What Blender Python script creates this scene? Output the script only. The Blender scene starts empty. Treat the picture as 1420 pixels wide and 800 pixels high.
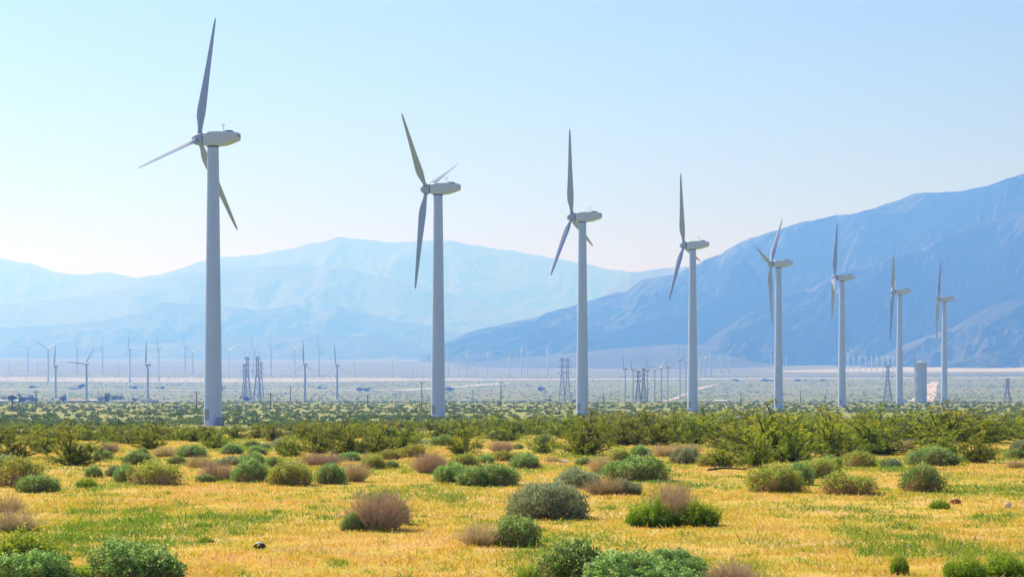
import bpy, math, random
import numpy as np
from mathutils import Vector

R = math.radians
random.seed(7)
F = 2761.0            # focal length in photo pixels (70 mm on 36 mm, 1420 px wide)
CX, HZ = 710.0, 542.0  # optical centre column, horizon row
C = bpy.context.scene.collection
sc = bpy.context.scene

# ------------------------------------------------------------------ noise
def _hash(ix, iy, seed):
    h = (ix.astype(np.int64) * 374761393 + iy.astype(np.int64) * 668265263 + seed * 1274126177) & 0xffffffff
    h = ((h ^ (h >> 13)) * 1274126177) & 0xffffffff
    h = h ^ (h >> 16)
    return h
def gnoise(x, y, seed=0):
    x = np.asarray(x, float); y = np.asarray(y, float)
    ix = np.floor(x); iy = np.floor(y); fx = x - ix; fy = y - iy
    def g(dx, dy):
        a = _hash(ix + dx, iy + dy, seed) / 4294967296.0 * 2 * np.pi
        return np.cos(a) * (fx - dx) + np.sin(a) * (fy - dy)
    u = fx * fx * fx * (fx * (fx * 6 - 15) + 10); v = fy * fy * fy * (fy * (fy * 6 - 15) + 10)
    a = g(0, 0) * (1 - u) + g(1, 0) * u
    b = g(0, 1) * (1 - u) + g(1, 1) * u
    return (a * (1 - v) + b * v) * 1.5
def fbm(x, y, oct=4, seed=0, gain=.5):
    s = 0; a = 1; t = 0
    for i in range(oct):
        s = s + a * gnoise(x, y, seed + i * 17); t += a
        x = x * 2.03 + 3.1; y = y * 2.03 - 1.7; a *= gain
    return s / t
def ridged(x, y, oct=5, seed=0, gain=.55):
    s = 0; a = 1; t = 0; w = 1
    for i in range(oct):
        n = 1 - np.abs(gnoise(x, y, seed + i * 31)) * 1.6
        n = np.clip(n, 0, 1) ** 2
        s = s + a * n * w; t += a; w = np.clip(n * 1.6, 0, 1)
        x = x * 2.07 + 5.3; y = y * 2.07 - 2.9; a *= gain
    return s / t

# ------------------------------------------------------------------ mesh building
class MB:
    def __init__(s):
        s.V = []; s.F = []; s.A = []; s.n = 0; s.M = []
    def add(s, V, Fs, a=0.5, m=0):
        V = np.asarray(V, float).reshape(-1, 3); Fs = np.asarray(Fs, np.int64)
        s.V.append(V); s.F.append(Fs + s.n); s.n += len(V)
        s.M.append(m)
        a = np.asarray(a, float)
        if a.ndim == 0: a = np.full(len(V), float(a))
        s.A.append(a)
        return s
    def mesh(s, name, mats, smooth=False):
        me = bpy.data.meshes.new(name)
        V = np.concatenate(s.V)
        loops = np.concatenate([f.ravel() for f in s.F])
        sizes = np.concatenate([np.full(len(f), f.shape[1]) for f in s.F])
        mi = np.concatenate([np.full(len(f), m) for f, m in zip(s.F, s.M)])
        starts = np.concatenate([[0], np.cumsum(sizes)[:-1]])
        me.vertices.add(len(V)); me.vertices.foreach_set('co', V.astype(np.float32).ravel())
        me.loops.add(len(loops)); me.loops.foreach_set('vertex_index', loops.astype(np.int32))
        me.polygons.add(len(sizes)); me.polygons.foreach_set('loop_start', starts.astype(np.int32))
        me.polygons.foreach_set('material_index', mi.astype(np.int32))
        me.polygons.foreach_set('use_smooth', np.full(len(sizes), smooth, dtype=bool))
        at = me.attributes.new('v', 'FLOAT', 'POINT'); at.data.foreach_set('value', np.concatenate(s.A).astype(np.float32))
        for m in (mats if isinstance(mats, (list, tuple)) else [mats]): me.materials.append(m)
        me.update(calc_edges=True); me.validate()
        return me
    def build(s, name, mats, parent=None, smooth=False):
        o = bpy.data.objects.new(name, s.mesh(name, mats, smooth)); C.objects.link(o)
        if parent: o.parent = parent
        return o

def link(name, me, parent=None):
    o = bpy.data.objects.new(name, me); C.objects.link(o)
    if parent: o.parent = parent
    return o
def empty(name, loc, rz=0):
    o = bpy.data.objects.new(name, None); C.objects.link(o)
    o.location = loc; o.rotation_euler = (0, 0, rz); o.empty_display_size = .3
    return o
def tag(o, label=None, cat=None, group=None, kind=None):
    if label: o['label'] = label
    if cat: o['category'] = cat
    if group: o['group'] = group
    if kind: o['kind'] = kind
    return o

BOXF = np.array([[0,3,2,1],[4,5,6,7],[0,1,5,4],[1,2,6,5],[2,3,7,6],[3,0,4,7]])
def box(mb, c, sz, a=.5, m=0, top=1.0):
    x, y, z = c; sx, sy, sz_ = [q / 2 for q in sz]
    V = [(x-sx,y-sy,z-sz_),(x+sx,y-sy,z-sz_),(x+sx,y+sy,z-sz_),(x-sx,y+sy,z-sz_)]
    V += [(x-sx*top,y-sy*top,z+sz_),(x+sx*top,y-sy*top,z+sz_),(x+sx*top,y+sy*top,z+sz_),(x-sx*top,y+sy*top,z+sz_)]
    mb.add(V, BOXF, a, m)
def ring_loft(mb, rings, a=.5, m=0, cap=True):
    rings = np.asarray(rings, float); k, n = rings.shape[:2]
    V = rings.reshape(-1, 3); i = np.arange(k - 1)[:, None]; j = np.arange(n)[None]
    jn = (j + 1) % n
    Fq = np.stack([i*n+j, i*n+jn, (i+1)*n+jn, (i+1)*n+j], -1).reshape(-1, 4)
    mb.add(V, Fq, a, m)
    if cap:
        for r, rev in ((rings[0], True), (rings[-1], False)):
            f = np.arange(n)[None]; f = f[:, ::-1] if rev else f
            mb.add(r, f, a, m)
def lathe(mb, prof, n=24, c=(0, 0, 0), axis='z', a=.5, m=0, cap=True):
    t = np.linspace(0, 2*np.pi, n, endpoint=False)
    rings = []
    for r, h in prof:
        p = np.stack([np.cos(t)*r, np.sin(t)*r, np.full(n, h)], -1)
        if axis == 'x': p = p[:, [2, 0, 1]]
        rings.append(p + np.array(c))
    ring_loft(mb, rings, a, m, cap)
def bar(mb, p, q, w=.1, a=.5, m=0):
    p = np.array(p, float); q = np.array(q, float); d = q - p; d /= np.linalg.norm(d) + 1e-9
    u = np.cross(d, (0, 0, 1.0)); 
    if np.linalg.norm(u) < .05: u = np.cross(d, (1.0, 0, 0))
    u /= np.linalg.norm(u); v = np.cross(d, u); w /= 2
    V = [e + (su*u + sv*v)*w for e in (p, q) for su, sv in ((-1,-1),(1,-1),(1,1),(-1,1))]
    mb.add(V, BOXF, a, m)
def tubes(mb, P, Rr, a=.5, sides=3, m=0):
    """P (n,k,3) polylines, Rr (n,k) radii"""
    P = np.asarray(P, float); n, k = P.shape[:2]
    d = P[:, -1] - P[:, 0]; d /= np.linalg.norm(d, axis=1, keepdims=True) + 1e-9
    ref = np.tile(np.array([[0.31, 0.17, 0.05]]), (n, 1))
    ref[np.abs(d[:, 2]) < .5] = (0, 0, 1)
    u = np.cross(d, ref); u /= np.linalg.norm(u, axis=1, keepdims=True) + 1e-9
    v = np.cross(d, u)
    t = np.arange(sides) / sides * 2 * np.pi
    V = P[:, :, None] + Rr[:, :, None, None] * (np.cos(t)[None, None, :, None]*u[:, None, None] + np.sin(t)[None, None, :, None]*v[:, None, None])
    V = V.reshape(-1, 3)
    b = (np.arange(n)*k*sides)[:, None, None]; i = np.arange(k-1)[None, :, None]*sides; j = np.arange(sides)[None, None]; jn = (j+1) % sides
    Fq = np.stack([b+i+j, b+i+jn, b+i+sides+jn, b+i+sides+j], -1).reshape(-1, 4)
    aa = np.repeat(np.broadcast_to(np.asarray(a, float), (n,)), k*sides)
    mb.add(V, Fq, aa, m)
def unit(v): return v / (np.linalg.norm(v, axis=-1, keepdims=True) + 1e-9)
def leaves(mb, c, d, L, W, a, rng, m=0, fold=.0):
    """rhombic leaves centred on c with long axis d"""
    c = np.asarray(c); n = len(c); d = unit(d)
    r = unit(rng.normal(size=(n, 3))); w = unit(np.cross(d, r)); nn = np.cross(d, w)
    L = np.broadcast_to(L, (n,))[:, None]; W = np.broadcast_to(W, (n,))[:, None]
    V = np.stack([c - d*L/2, c + w*W/2 + nn*L*fold, c + d*L/2, c - w*W/2 + nn*L*fold], 1).reshape(-1, 3)
    Fq = np.arange(n*4).reshape(-1, 4)
    mb.add(V, Fq, np.repeat(np.broadcast_to(np.asarray(a, float), (n,)), 4), m)

# ------------------------------------------------------------------ materials
class NT:
    def __init__(s, name):
        s.mat = bpy.data.materials.new(name); s.mat.use_nodes = True
        s.t = s.mat.node_tree; s.t.nodes.clear()
        s.out = s.t.nodes.new('ShaderNodeOutputMaterial')
    def n(s, typ, **kw):
        nd = s.t.nodes.new(typ)
        for k, v in kw.items():
            if k.startswith('i_'):
                key = k[2:]; key = int(key) if key.isdigit() else key.replace('_', ' ')
                if isinstance(v, bpy.types.NodeSocket): s.t.links.new(v, nd.inputs[key])
                else: nd.inputs[key].default_value = v
            else: setattr(nd, k, v)
        return nd
    def l(s, a, b): s.t.links.new(a, b)
    def ramp(s, fac, stops):
        nd = s.n('ShaderNodeValToRGB', i_0=fac); cr = nd.color_ramp
        while len(cr.elements) > 1: cr.elements.remove(cr.elements[-1])
        cr.elements[0].position = stops[0][0]; cr.elements[0].color = (*stops[0][1], 1)
        for p, c in stops[1:]:
            e = cr.elements.new(p); e.color = (*c, 1)
        return nd.outputs[0]
    def math(s, op, a, b=None, clamp=False):
        nd = s.n('ShaderNodeMath', operation=op, use_clamp=clamp)
        for i, v in enumerate((a, b)):
            if v is None: continue
            if isinstance(v, bpy.types.NodeSocket): s.l(v, nd.inputs[i])
            else: nd.inputs[i].default_value = v
        return nd.outputs[0]
    def mix(s, fac, a, b, blend='MIX'):
        nd = s.n('ShaderNodeMix', data_type='RGBA', blend_type=blend)
        for key, v in ((0, fac), (6, a), (7, b)):
            if isinstance(v, bpy.types.NodeSocket): s.l(v, nd.inputs[key])
            else: nd.inputs[key].default_value = v if key == 0 else (*v, 1)
        return nd.outputs[2]
    def noise(s, vec, scale, detail=3, rough=.5):
        nd = s.n('ShaderNodeTexNoise'); s.l(vec, nd.inputs['Vector'])
        nd.inputs['Scale'].default_value = scale; nd.inputs['Detail'].default_value = detail; nd.inputs['Roughness'].default_value = rough
        return nd.outputs['Fac']

def leaf_mat(name, stops, trans=.35, rough=.6, jitter=.25):
    t = NT(name)
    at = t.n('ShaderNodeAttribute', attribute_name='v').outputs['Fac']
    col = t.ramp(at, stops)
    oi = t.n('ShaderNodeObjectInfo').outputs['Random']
    hs = t.n('ShaderNodeHueSaturation', i_Color=col)
    t.l(t.math('ADD', t.math('MULTIPLY', oi, jitter*2), 1-jitter), hs.inputs['Value'])
    t.l(t.math('ADD', t.math('MULTIPLY', oi, .03), .485), hs.inputs['Hue'])
    c = hs.outputs[0]
    d = t.n('ShaderNodeBsdfDiffuse', i_Color=c).outputs[0]
    tr = t.n('ShaderNodeBsdfTranslucent', i_Color=c).outputs[0]
    gl = t.n('ShaderNodeBsdfGlossy', i_Roughness=rough).outputs[0]
    m1 = t.n('ShaderNodeMixShader', i_0=trans, i_1=d, i_2=tr).outputs[0]
    m2 = t.n('ShaderNodeMixShader', i_0=.03, i_1=m1, i_2=gl).outputs[0]
    t.l(m2, t.out.inputs[0]); return t.mat

def plain_mat(name, col, rough=.6, var=.12, scale=.6, metal=0, dirt=None):
    t = NT(name)
    ob = t.n('ShaderNodeTexCoord').outputs['Object']
    nz = t.noise(ob, scale, 5, .6)
    lo = tuple(c*(1-var) for c in col); hi = tuple(min(1, c*(1+var)) for c in col)
    c = t.ramp(nz, [(.3, lo), (.7, hi)])
    if dirt:
        mp = t.n('ShaderNodeMapping'); t.l(ob, mp.inputs[0]); mp.inputs['Scale'].default_value = (2.5, 2.5, .12)
        n2 = t.noise(mp.outputs[0], 1.2, 5, .65)
        c = t.mix(t.math('MULTIPLY', t.ramp(n2, [(.5, (0,)*3), (.75, (1,)*3)]), .35), c, dirt)
    b = t.n('ShaderNodeBsdfPrincipled'); t.l(c, b.inputs['Base Color'])
    b.inputs['Roughness'].default_value = rough; b.inputs['Metallic'].default_value = metal
    t.l(b.outputs[0], t.out.inputs[0]); return t.mat

M = {}
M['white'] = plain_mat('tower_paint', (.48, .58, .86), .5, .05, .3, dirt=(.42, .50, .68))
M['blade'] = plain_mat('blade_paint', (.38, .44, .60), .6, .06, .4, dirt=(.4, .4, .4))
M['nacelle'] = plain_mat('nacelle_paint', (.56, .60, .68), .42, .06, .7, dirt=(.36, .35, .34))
M['dark'] = plain_mat('dark_metal', (.05, .055, .07), .5)
M['seam'] = plain_mat('seam_grey', (.30, .31, .34), .6)
M['concrete'] = plain_mat('concrete', (.38, .36, .33), .85, .2, 2)
M['steel'] = plain_mat('galvanised_steel', (.16, .18, .22), .55)
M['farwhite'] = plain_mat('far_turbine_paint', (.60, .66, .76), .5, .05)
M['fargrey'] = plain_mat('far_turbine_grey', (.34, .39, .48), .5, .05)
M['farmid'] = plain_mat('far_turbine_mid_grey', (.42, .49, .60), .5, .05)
M['wood'] = plain_mat('weathered_wood', (.07, .055, .045), .85, .3, 2)
M['silo'] = plain_mat('silo_steel', (.46, .54, .68), .5, .06, .2, dirt=(.38, .46, .58))
M['roofpink'] = plain_mat('pink_roof', (.55, .38, .34), .8)
M['roofwhite'] = plain_mat('white_roof', (.75, .74, .72), .6)
M['roofdark'] = plain_mat('dark_roof', (.10, .11, .13), .7)
M['stucco'] = plain_mat('stucco', (.45, .42, .38), .85)
M['asphalt'] = plain_mat('asphalt', (.10, .10, .11), .8, .2, .1)
M['dirtroad'] = plain_mat('dirt_track', (.62, .50, .42), .9, .12, .05)
M['paleroad'] = plain_mat('pale_road', (.62, .62, .64), .8, .1, .02)
M['stone_pale'] = plain_mat('pale_stone', (.62, .58, .55), .85, .2, 9)
M['stone_dark'] = plain_mat('dark_stone', (.05, .025, .03), .7, .5, 14)
M['black'] = plain_mat('black_rubber', (.018, .018, .024), .6, .3, 5)
M['clod'] = plain_mat('red_clod', (.36, .12, .05), .9, .3, 9)
M['branch'] = plain_mat('dead_wood', (.12, .085, .06), .9, .35, 5)
M['cabinet'] = plain_mat('cabinet_green', (.10, .12, .13), .6)

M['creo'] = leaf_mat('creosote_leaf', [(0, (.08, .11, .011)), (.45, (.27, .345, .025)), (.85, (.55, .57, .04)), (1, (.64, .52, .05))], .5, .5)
M['creostem'] = leaf_mat('creosote_stem', [(0, (.05, .04, .03)), (1, (.16, .13, .10))], 0, .8)
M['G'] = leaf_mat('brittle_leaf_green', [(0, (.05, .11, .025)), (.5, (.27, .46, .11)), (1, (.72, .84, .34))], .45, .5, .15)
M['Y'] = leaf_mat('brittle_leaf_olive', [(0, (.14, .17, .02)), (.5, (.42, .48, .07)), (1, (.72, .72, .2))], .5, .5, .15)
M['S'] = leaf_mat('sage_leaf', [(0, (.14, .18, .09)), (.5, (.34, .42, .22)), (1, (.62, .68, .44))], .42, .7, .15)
M['W'] = leaf_mat('weed_leaf', [(0, (.11, .2, .015)), (.5, (.34, .48, .035)), (1, (.62, .66, .08))], .55, .5, .12)
M['litter'] = leaf_mat('dead_leaf', [(0, (.18, .11, .05)), (.5, (.45, .28, .14)), (1, (.66, .46, .26))], .3, .8, .15)
M['D'] = leaf_mat('dry_twig', [(0, (.42, .30, .19)), (.5, (.74, .57, .41)), (1, (.92, .78, .60))], .4, .8, .15)
M['scrub'] = leaf_mat('scrub_leaf', [(0, (.05, .09, .018)), (.5, (.12, .18, .03)), (.8, (.20, .24, .05)), (1, (.30, .29, .09))], .4, .6)
M['fartree'] = leaf_mat('dark_tree_leaf', [(0, (.012, .022, .014)), (1, (.05, .075, .04))], .2, .6)
M['grass'] = leaf_mat('dry_grass', [(0, (.15, .30, .02)), (.22, (.33, .38, .03)), (.42, (.50, .45, .04)), (.7, (.70, .47, .055)), (.88, (.74, .41, .075)), (.93, (.84, .66, .38)), (1, (.88, .76, .52))], .5, .6, 0)
M['flower'] = leaf_mat('yellow_petal', [(0, (.85, .62, .03)), (1, (.9, .75, .05))], .4, .6, 0)

# ------------------------------------------------------------------ terrain height
_D = np.array([0, 60, 100, 150, 200, 260, 350, 1050, 1350, 2000, 3000, 4000, 5000, 6500, 8500, 12000, 28500.])
_Z = np.array([-2.4, -2.42, -2.5, -3.05, -3.75, -4.75, -6.1, -6.15, -9.2, -10.6, -3.5, 14.5, 36, 75, 125, 190, 260.])
def gz(x, y):
    x = np.asarray(x, float); y = np.asarray(y, float)
    r = np.hypot(x, y)
    r = np.where(y > 0, r, r*.2)
    z = np.interp(r, _D, _Z)
    z = z + fbm(x/3.1, y/3.1, 3, 5) * .05 * np.clip(1.2 - r/300, 0, 1)
    z = z + fbm(x/60, y/60, 3, 9) * .25 * np.clip((r-120)/300, 0, 1) * np.clip(1.6-r/1500, 0, 1)
    return z
_dd = np.concatenate([np.linspace(8, 350, 3000), np.linspace(351, 12000, 12000)])
def rowD(row, dmax=1e9, dmin=0):
    """distance along the view axis whose ground shows at a photo row (nearest one)"""
    z = np.interp(_dd, _D, _Z); rr = HZ - F*z/_dd
    ok = np.where((rr <= row) & (_dd > dmin))[0]
    return float(_dd[ok[0]]) if len(ok) else dmax
def at(px, row, dmin=0):
    D = rowD(row, dmin=dmin); x = (px-CX)/F*D
    return x, D, float(gz(x, D))

# ------------------------------------------------------------------ ground sheet
def ground():
    rings = np.concatenate([[1.5], 3*1.021**np.arange(0, 465)]); rings = rings[rings < 27500]; rings = np.append(rings, 27500)
    ang = np.concatenate([np.linspace(-180, -24, 60)[:-1], np.linspace(-24, 24, 520), np.linspace(24, 180, 60)[1:-1]])
    a = np.radians(ang); X = rings[:, None]*np.sin(a)[None]; Y = rings[:, None]*np.cos(a)[None]
    Z = gz(X, Y)
    n = len(ang); k = len(rings)
    V = np.stack([X, Y, Z], -1).reshape(-1, 3)
    i = np.arange(k-1)[:, None]; j = np.arange(n)[None]; jn = (j+1) % n
    Fq = np.stack([i*n+j, (i+1)*n+j, (i+1)*n+jn, i*n+jn], -1).reshape(-1, 4)[:, ::-1]
    mb = MB(); mb.add(V, Fq)
    mb.add(np.vstack([[0, 0, gz(0, 0)], V[:n]]), np.stack([np.zeros(n), 1+np.arange(n), 1+(np.arange(n)+1) % n], -1).astype(int)[:, ::-1])
    t = NT('desert_ground')
    pos = t.n('ShaderNodeNewGeometry').outputs['Position']
    ln = t.n('ShaderNodeVectorMath', operation='LENGTH'); t.l(pos, ln.inputs[0]); r = ln.outputs['Value']
    # near meadow
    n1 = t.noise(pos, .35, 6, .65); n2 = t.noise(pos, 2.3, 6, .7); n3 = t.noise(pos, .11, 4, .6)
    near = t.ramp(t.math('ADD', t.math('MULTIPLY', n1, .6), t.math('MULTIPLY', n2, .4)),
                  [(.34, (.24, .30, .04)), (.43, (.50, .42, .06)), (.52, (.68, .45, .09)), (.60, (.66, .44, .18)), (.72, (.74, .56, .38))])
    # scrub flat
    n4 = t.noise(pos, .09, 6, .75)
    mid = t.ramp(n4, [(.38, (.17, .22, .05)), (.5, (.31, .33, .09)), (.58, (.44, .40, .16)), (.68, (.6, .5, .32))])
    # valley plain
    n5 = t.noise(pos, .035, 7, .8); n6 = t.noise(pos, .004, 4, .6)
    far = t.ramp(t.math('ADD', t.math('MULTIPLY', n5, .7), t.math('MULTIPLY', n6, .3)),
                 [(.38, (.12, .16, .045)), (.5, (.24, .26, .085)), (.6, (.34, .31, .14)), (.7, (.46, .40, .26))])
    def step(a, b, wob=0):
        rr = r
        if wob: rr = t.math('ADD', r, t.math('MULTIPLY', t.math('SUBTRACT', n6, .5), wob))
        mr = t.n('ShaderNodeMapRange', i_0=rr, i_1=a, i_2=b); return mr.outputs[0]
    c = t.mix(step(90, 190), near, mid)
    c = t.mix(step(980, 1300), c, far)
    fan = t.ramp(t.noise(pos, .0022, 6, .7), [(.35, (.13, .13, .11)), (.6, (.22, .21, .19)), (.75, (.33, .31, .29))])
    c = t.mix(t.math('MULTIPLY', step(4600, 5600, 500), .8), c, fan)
    b = t.n('ShaderNodeBsdfPrincipled'); t.l(c, b.inputs['Base Color']); b.inputs['Roughness'].default_value = .95
    b.inputs['Specular IOR Level'].default_value = .1
    bp = t.n('ShaderNodeBump', i_Strength=.5, i_Distance=.06, i_Height=t.noise(pos, 6, 5, .7)); t.l(bp.outputs[0], b.inputs['Normal'])
    t.l(b.outputs[0], t.out.inputs[0])
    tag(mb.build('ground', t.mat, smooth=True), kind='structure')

def strip(name, pts, widths, mat, lift, npx=12):
    """flat band following the ground; pts = [(x, y)...]"""
    P = []; W = []
    for (a, b, wa, wb) in zip(pts[:-1], pts[1:], widths[:-1], widths[1:]):
        for q in range(npx):
            f = q/npx; P.append((a[0]*(1-f)+b[0]*f, a[1]*(1-f)+b[1]*f)); W.append(wa*(1-f)+wb*f)
    P.append(pts[-1]); W.append(widths[-1])
    P = np.array(P, float); W = np.array(W); d = np.gradient(P, axis=0); d = d/np.linalg.norm(d, axis=1, keepdims=True)
    nrm = np.stack([-d[:, 1], d[:, 0]], -1)
    k = 5; rows = []
    for q in range(k):
        f = q/(k-1)-.5; p = P + nrm*W[:, None]*f
        rows.append(np.column_stack([p, gz(p[:, 0], p[:, 1])+lift]))
    V = np.stack(rows, 1); n = len(P)
    i = np.arange(n-1)[:, None]; j = np.arange(k-1)[None]
    Fq = np.stack([i*k+j, i*k+j+1, (i+1)*k+j+1, (i+1)*k+j], -1).reshape(-1, 4)[:, ::-1]
    mb = MB(); mb.add(V.reshape(-1, 3), Fq)
    return tag(mb.build(name, mat, smooth=True), kind='structure')

ground()
def pline(pl): 
    return [at(px, row, dmin=1250)[:2] for px, row in pl]
# dry river wash across the valley, a highway behind it, a pale road in front of it
wt = NT('wash_sand'); _p = wt.n('ShaderNodeNewGeometry').outputs['Position']
_b = wt.n('ShaderNodeBsdfDiffuse'); wt.l(wt.ramp(wt.noise(_p, .008, 6, .75), [(.3, (.30, .28, .25)), (.5, (.50, .47, .44)), (.75, (.62, .58, .55))]), _b.inputs[0]); wt.l(_b.outputs[0], wt.out.inputs[0])
strip('dry_wash', pline([(-260, 527.5), (0, 527.5), (300, 528), (520, 526.5), (700, 526), (1000, 525.4), (1300, 525.5), (1700, 525)]),
      [640, 620, 560, 500, 300, 180, 120, 120], wt.mat, .5)
strip('gravel_fan', pline([(1080, 516), (1250, 515), (1420, 513.5), (1800, 512)]), [200, 700, 1150, 1300], wt.mat, .4)
strip('highway', pline([(-260, 505.5), (150, 505), (430, 504), (640, 503.2)]), [110, 110, 90, 60], M['asphalt'], .6)
strip('railway_line', pline([(560, 524.6), (900, 523.6), (1240, 522.3), (1420, 521.8), (1700, 521)]), [40, 60, 60, 60, 60], M['asphalt'], .8)
strip('pale_road', pline([(-200, 541.8), (200, 541.6), (470, 541.8), (560, 541.0), (640, 536), (700, 531)]), [26]*6, M['paleroad'], .3)
strip('dirt_track', pline([(915, 557), (938, 552), (952, 546), (972, 538), (996, 533)]), [7, 9, 10, 12, 10], M['dirtroad'], .25)
strip('dirt_track', pline([(1274, 557), (1286, 548), (1290, 537), (1296, 531)]), [24, 24, 22, 16], M['dirtroad'], .25)

# ------------------------------------------------------------------ mountains
def rock_mat(name, cols, sc_, veg, bump=45.):
    t = NT(name); g = t.n('ShaderNodeNewGeometry'); pos = g.outputs['Position']
    n = t.noise(pos, sc_, 8, .65)
    c = t.ramp(n, [(.3, cols[0]), (.55, cols[1]), (.75, cols[2])])
    n2 = t.noise(pos, sc_*6, 5, .7)
    c = t.mix(t.math('MULTIPLY', t.ramp(n2, [(.45, (0,)*3), (.6, (1,)*3)]), .5), c, veg)
    b = t.n('ShaderNodeBsdfDiffuse'); t.l(c, b.inputs[0])
    bp = t.n('ShaderNodeBump', i_Strength=1.0, i_Distance=bump, i_Height=t.noise(pos, sc_*5, 8, .7)); t.l(bp.outputs[0], b.inputs['Normal'])
    t.l(b.outputs[0], t.out.inputs[0]); return t.mat
RK1 = rock_mat('ridge_rock', [(.06, .06, .058), (.125, .12, .115), (.36, .335, .31)], .0016, (.065, .068, .06), 28.)
RK2 = rock_mat('far_rock', [(.15, .15, .15), (.18, .178, .176), (.21, .205, .20)], .0008, (.15, .15, .148), 6.)

def mountain(name, prof, Rc, Wf, Wb, seed, mat, nx=420, ny=150, spur=.35, nscale=1/900., shear=.6, zoff=-30, s0=-700, s1=2100, base_row=None, crest_wob=300., aniso=2.2):
    """prof: photo skyline (px,row); crest stands at depth Rc; front and back slopes Wf, Wb metres deep"""
    px = np.linspace(max(s0, prof[0][0]), min(s1, prof[-1][0]), nx)
    row = np.interp(px, [p[0] for p in prof], [p[1] for p in prof])
    # small skyline roughness
    row = row + fbm(px/38., px*0+seed, 4, seed)*3.4*np.clip((HZ-row)/120, 0.2, 1)
    s = (px-CX)/F
    t = np.concatenate([np.linspace(-1, 0, int(ny*.75)), np.linspace(0, 1, int(ny*.25))[1:]])
    S, T = np.meshgrid(s, t); ROW = np.meshgrid(row, t)[0]
    wob = fbm(S*F/170., S*0+seed*.7, 3, seed+3)*crest_wob
    Y = Rc + wob + np.where(T < 0, T*(Wf+wob), T*Wb)
    X = S*(Rc+wob)*(1+ (Y-Rc-wob)/(Rc)*.85)
    X = S*Y
    zc = (HZ-ROW)/F*(Rc+wob)
    g0 = gz(X, Y) + zoff
    sh = np.where(T < 0, (1+T), (1-T))
    shape = np.where(T < 0, sh**1.25, sh**1.1)
    # spurs running down toward the camera and left
    U = (X - (Y-Rc)*shear)*nscale*aniso; Vv = (Y + X*shear*.3)*nscale*.8
    U = U + fbm(X*nscale*.9, Y*nscale*.9, 3, seed+40)*.8
    rd = ridged(U, Vv, 7, seed+9, .62)
    rd2 = ridged(U*.45+7, Vv*.5, 3, seed+77)
    env = np.clip(4*shape*(1-shape), 0, 1)**.8
    z = g0 + (zc-g0)*shape
    H = np.maximum(zc-g0, 0)
    env = np.where(T < 0, env, env*.15)
    z = z + H*spur*env*((rd-.38)*1.0 + (rd2-.45)*.8)
    z = z + H*.05*env*(ridged(U*5+3, Vv*5, 4, seed+5)-.4)
    # keep slope below the line of sight of the crest
    lim = (HZ-ROW+1.0)/F*Y
    z = np.minimum(z, lim - H*.01*np.abs(T))
    z = np.where((T <= -.999) | (T >= .999), g0 - 15, z)
    n = nx; k = len(t)
    i = np.arange(k-1)[:, None]; j = np.arange(n-1)[None]
    Fq = np.stack([i*n+j, i*n+j+1, (i+1)*n+j+1, (i+1)*n+j], -1).reshape(-1, 4)
    mb = MB(); mb.add(np.stack([X, Y, z], -1).reshape(-1, 3), Fq)
    tag(mb.build(name, mat, smooth=True), kind='structure')

right_sky = [(575,504),(600,488),(620,474),(648,461),(704,448),(733,442),(783,428),(815,418),(857,406),(869,404),(890,388),(937,380),(969,366),(1000,352),(1014,344),(1042,329),(1076,320),(1099,312),(1144,303),(1183,296),(1228,284),(1268,269),(1300,267),(1324,266),(1369,258),(1397,247),(1420,242),(1500,215),(1650,190),(1900,170),(2100,200)]
front_spur = [(900,512),(960,490),(980,474),(1014,449),(1045,432),(1071,418),(1100,407),(1127,399),(1160,381),(1183,371),(1215,365),(1240,359),(1268,350),(1296,337),(1325,326),(1352,314),(1385,305),(1409,296),(1450,285),(1600,262),(1800,270),(2000,300)]
low_spur = [(1180,512),(1215,498),(1245,482),(1280,468),(1320,455),(1350,436),(1385,420),(1420,412),(1500,395),(1700,370),(1900,380)]
mid_back = [(820,420),(875,377),(887,378),(919,372),(945,371),(1000,362),(1100,360),(1300,350)]
farA = [(-500,372),(-300,350),(-120,345),(0,358),(40,365),(75,377),(115,381),(155,377),(190,385),(260,392),(400,400),(600,420)]
farB = [(-100,430),(60,412),(150,396),(190,386),(225,380),(270,365),(310,356),(350,354),(400,346),(440,336),(470,330),(500,331),(540,336),(585,334),(625,334),(670,342),(710,348),(780,360),(850,374),(900,380),(1000,392),(1300,400)]
farC = [(-500,425),(-200,430),(0,421),(75,415),(150,405),(200,390),(270,376),(350,370),(425,366),(475,370),(525,382),(600,400),(660,418),(720,440),(800,452),(1000,470)]
farD = [(-500,450),(-100,455),(60,452),(140,445),(190,435),(225,419),(265,421),(325,426),(365,430),(410,422),(430,434),(465,422),(500,433),(550,446),(600,452),(650,466),(760,480)]
farE = [(-500,478),(0,482),(200,478),(300,470),(420,462),(520,468),(600,484),(660,492)]
mountain('mountain', right_sky, 9400, 1900, 2500, 11, RK1, 900, 420, .58, 1/1150., 1.0, crest_wob=350, aniso=1.9)
mountain('mountain_spur', front_spur, 7900, 1350, 1300, 23, RK1, 800, 400, .60, 1/850., 1.0, crest_wob=250, aniso=1.9)
mountain('mountain_spur', low_spur, 6900, 900, 1100, 37, RK1, 360, 140, .4, 1/450., .7, crest_wob=150)
mountain('mountain', mid_back, 15000, 2500, 2500, 51, RK2, 160, 60, .3, 1/1500., .5)
mountain('mountain', farA, 22800, 3800, 1500, 61, RK2, 300, 80, .14, 1/1800., .3)
mountain('mountain', farB, 21000, 3800, 2000, 71, RK2, 420, 100, .15, 1/1800., .3)
mountain('mountain', farC, 17500, 3200, 2500, 81, RK2, 420, 100, .18, 1/1500., .3)
mountain('foothills', farD, 14500, 2100, 1800, 91, RK1, 360, 90, .3, 1/900., .3)
mountain('foothills', farE, 12500, 1500, 1300, 95, RK1, 300, 60, .3, 1/800., .3)

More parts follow.
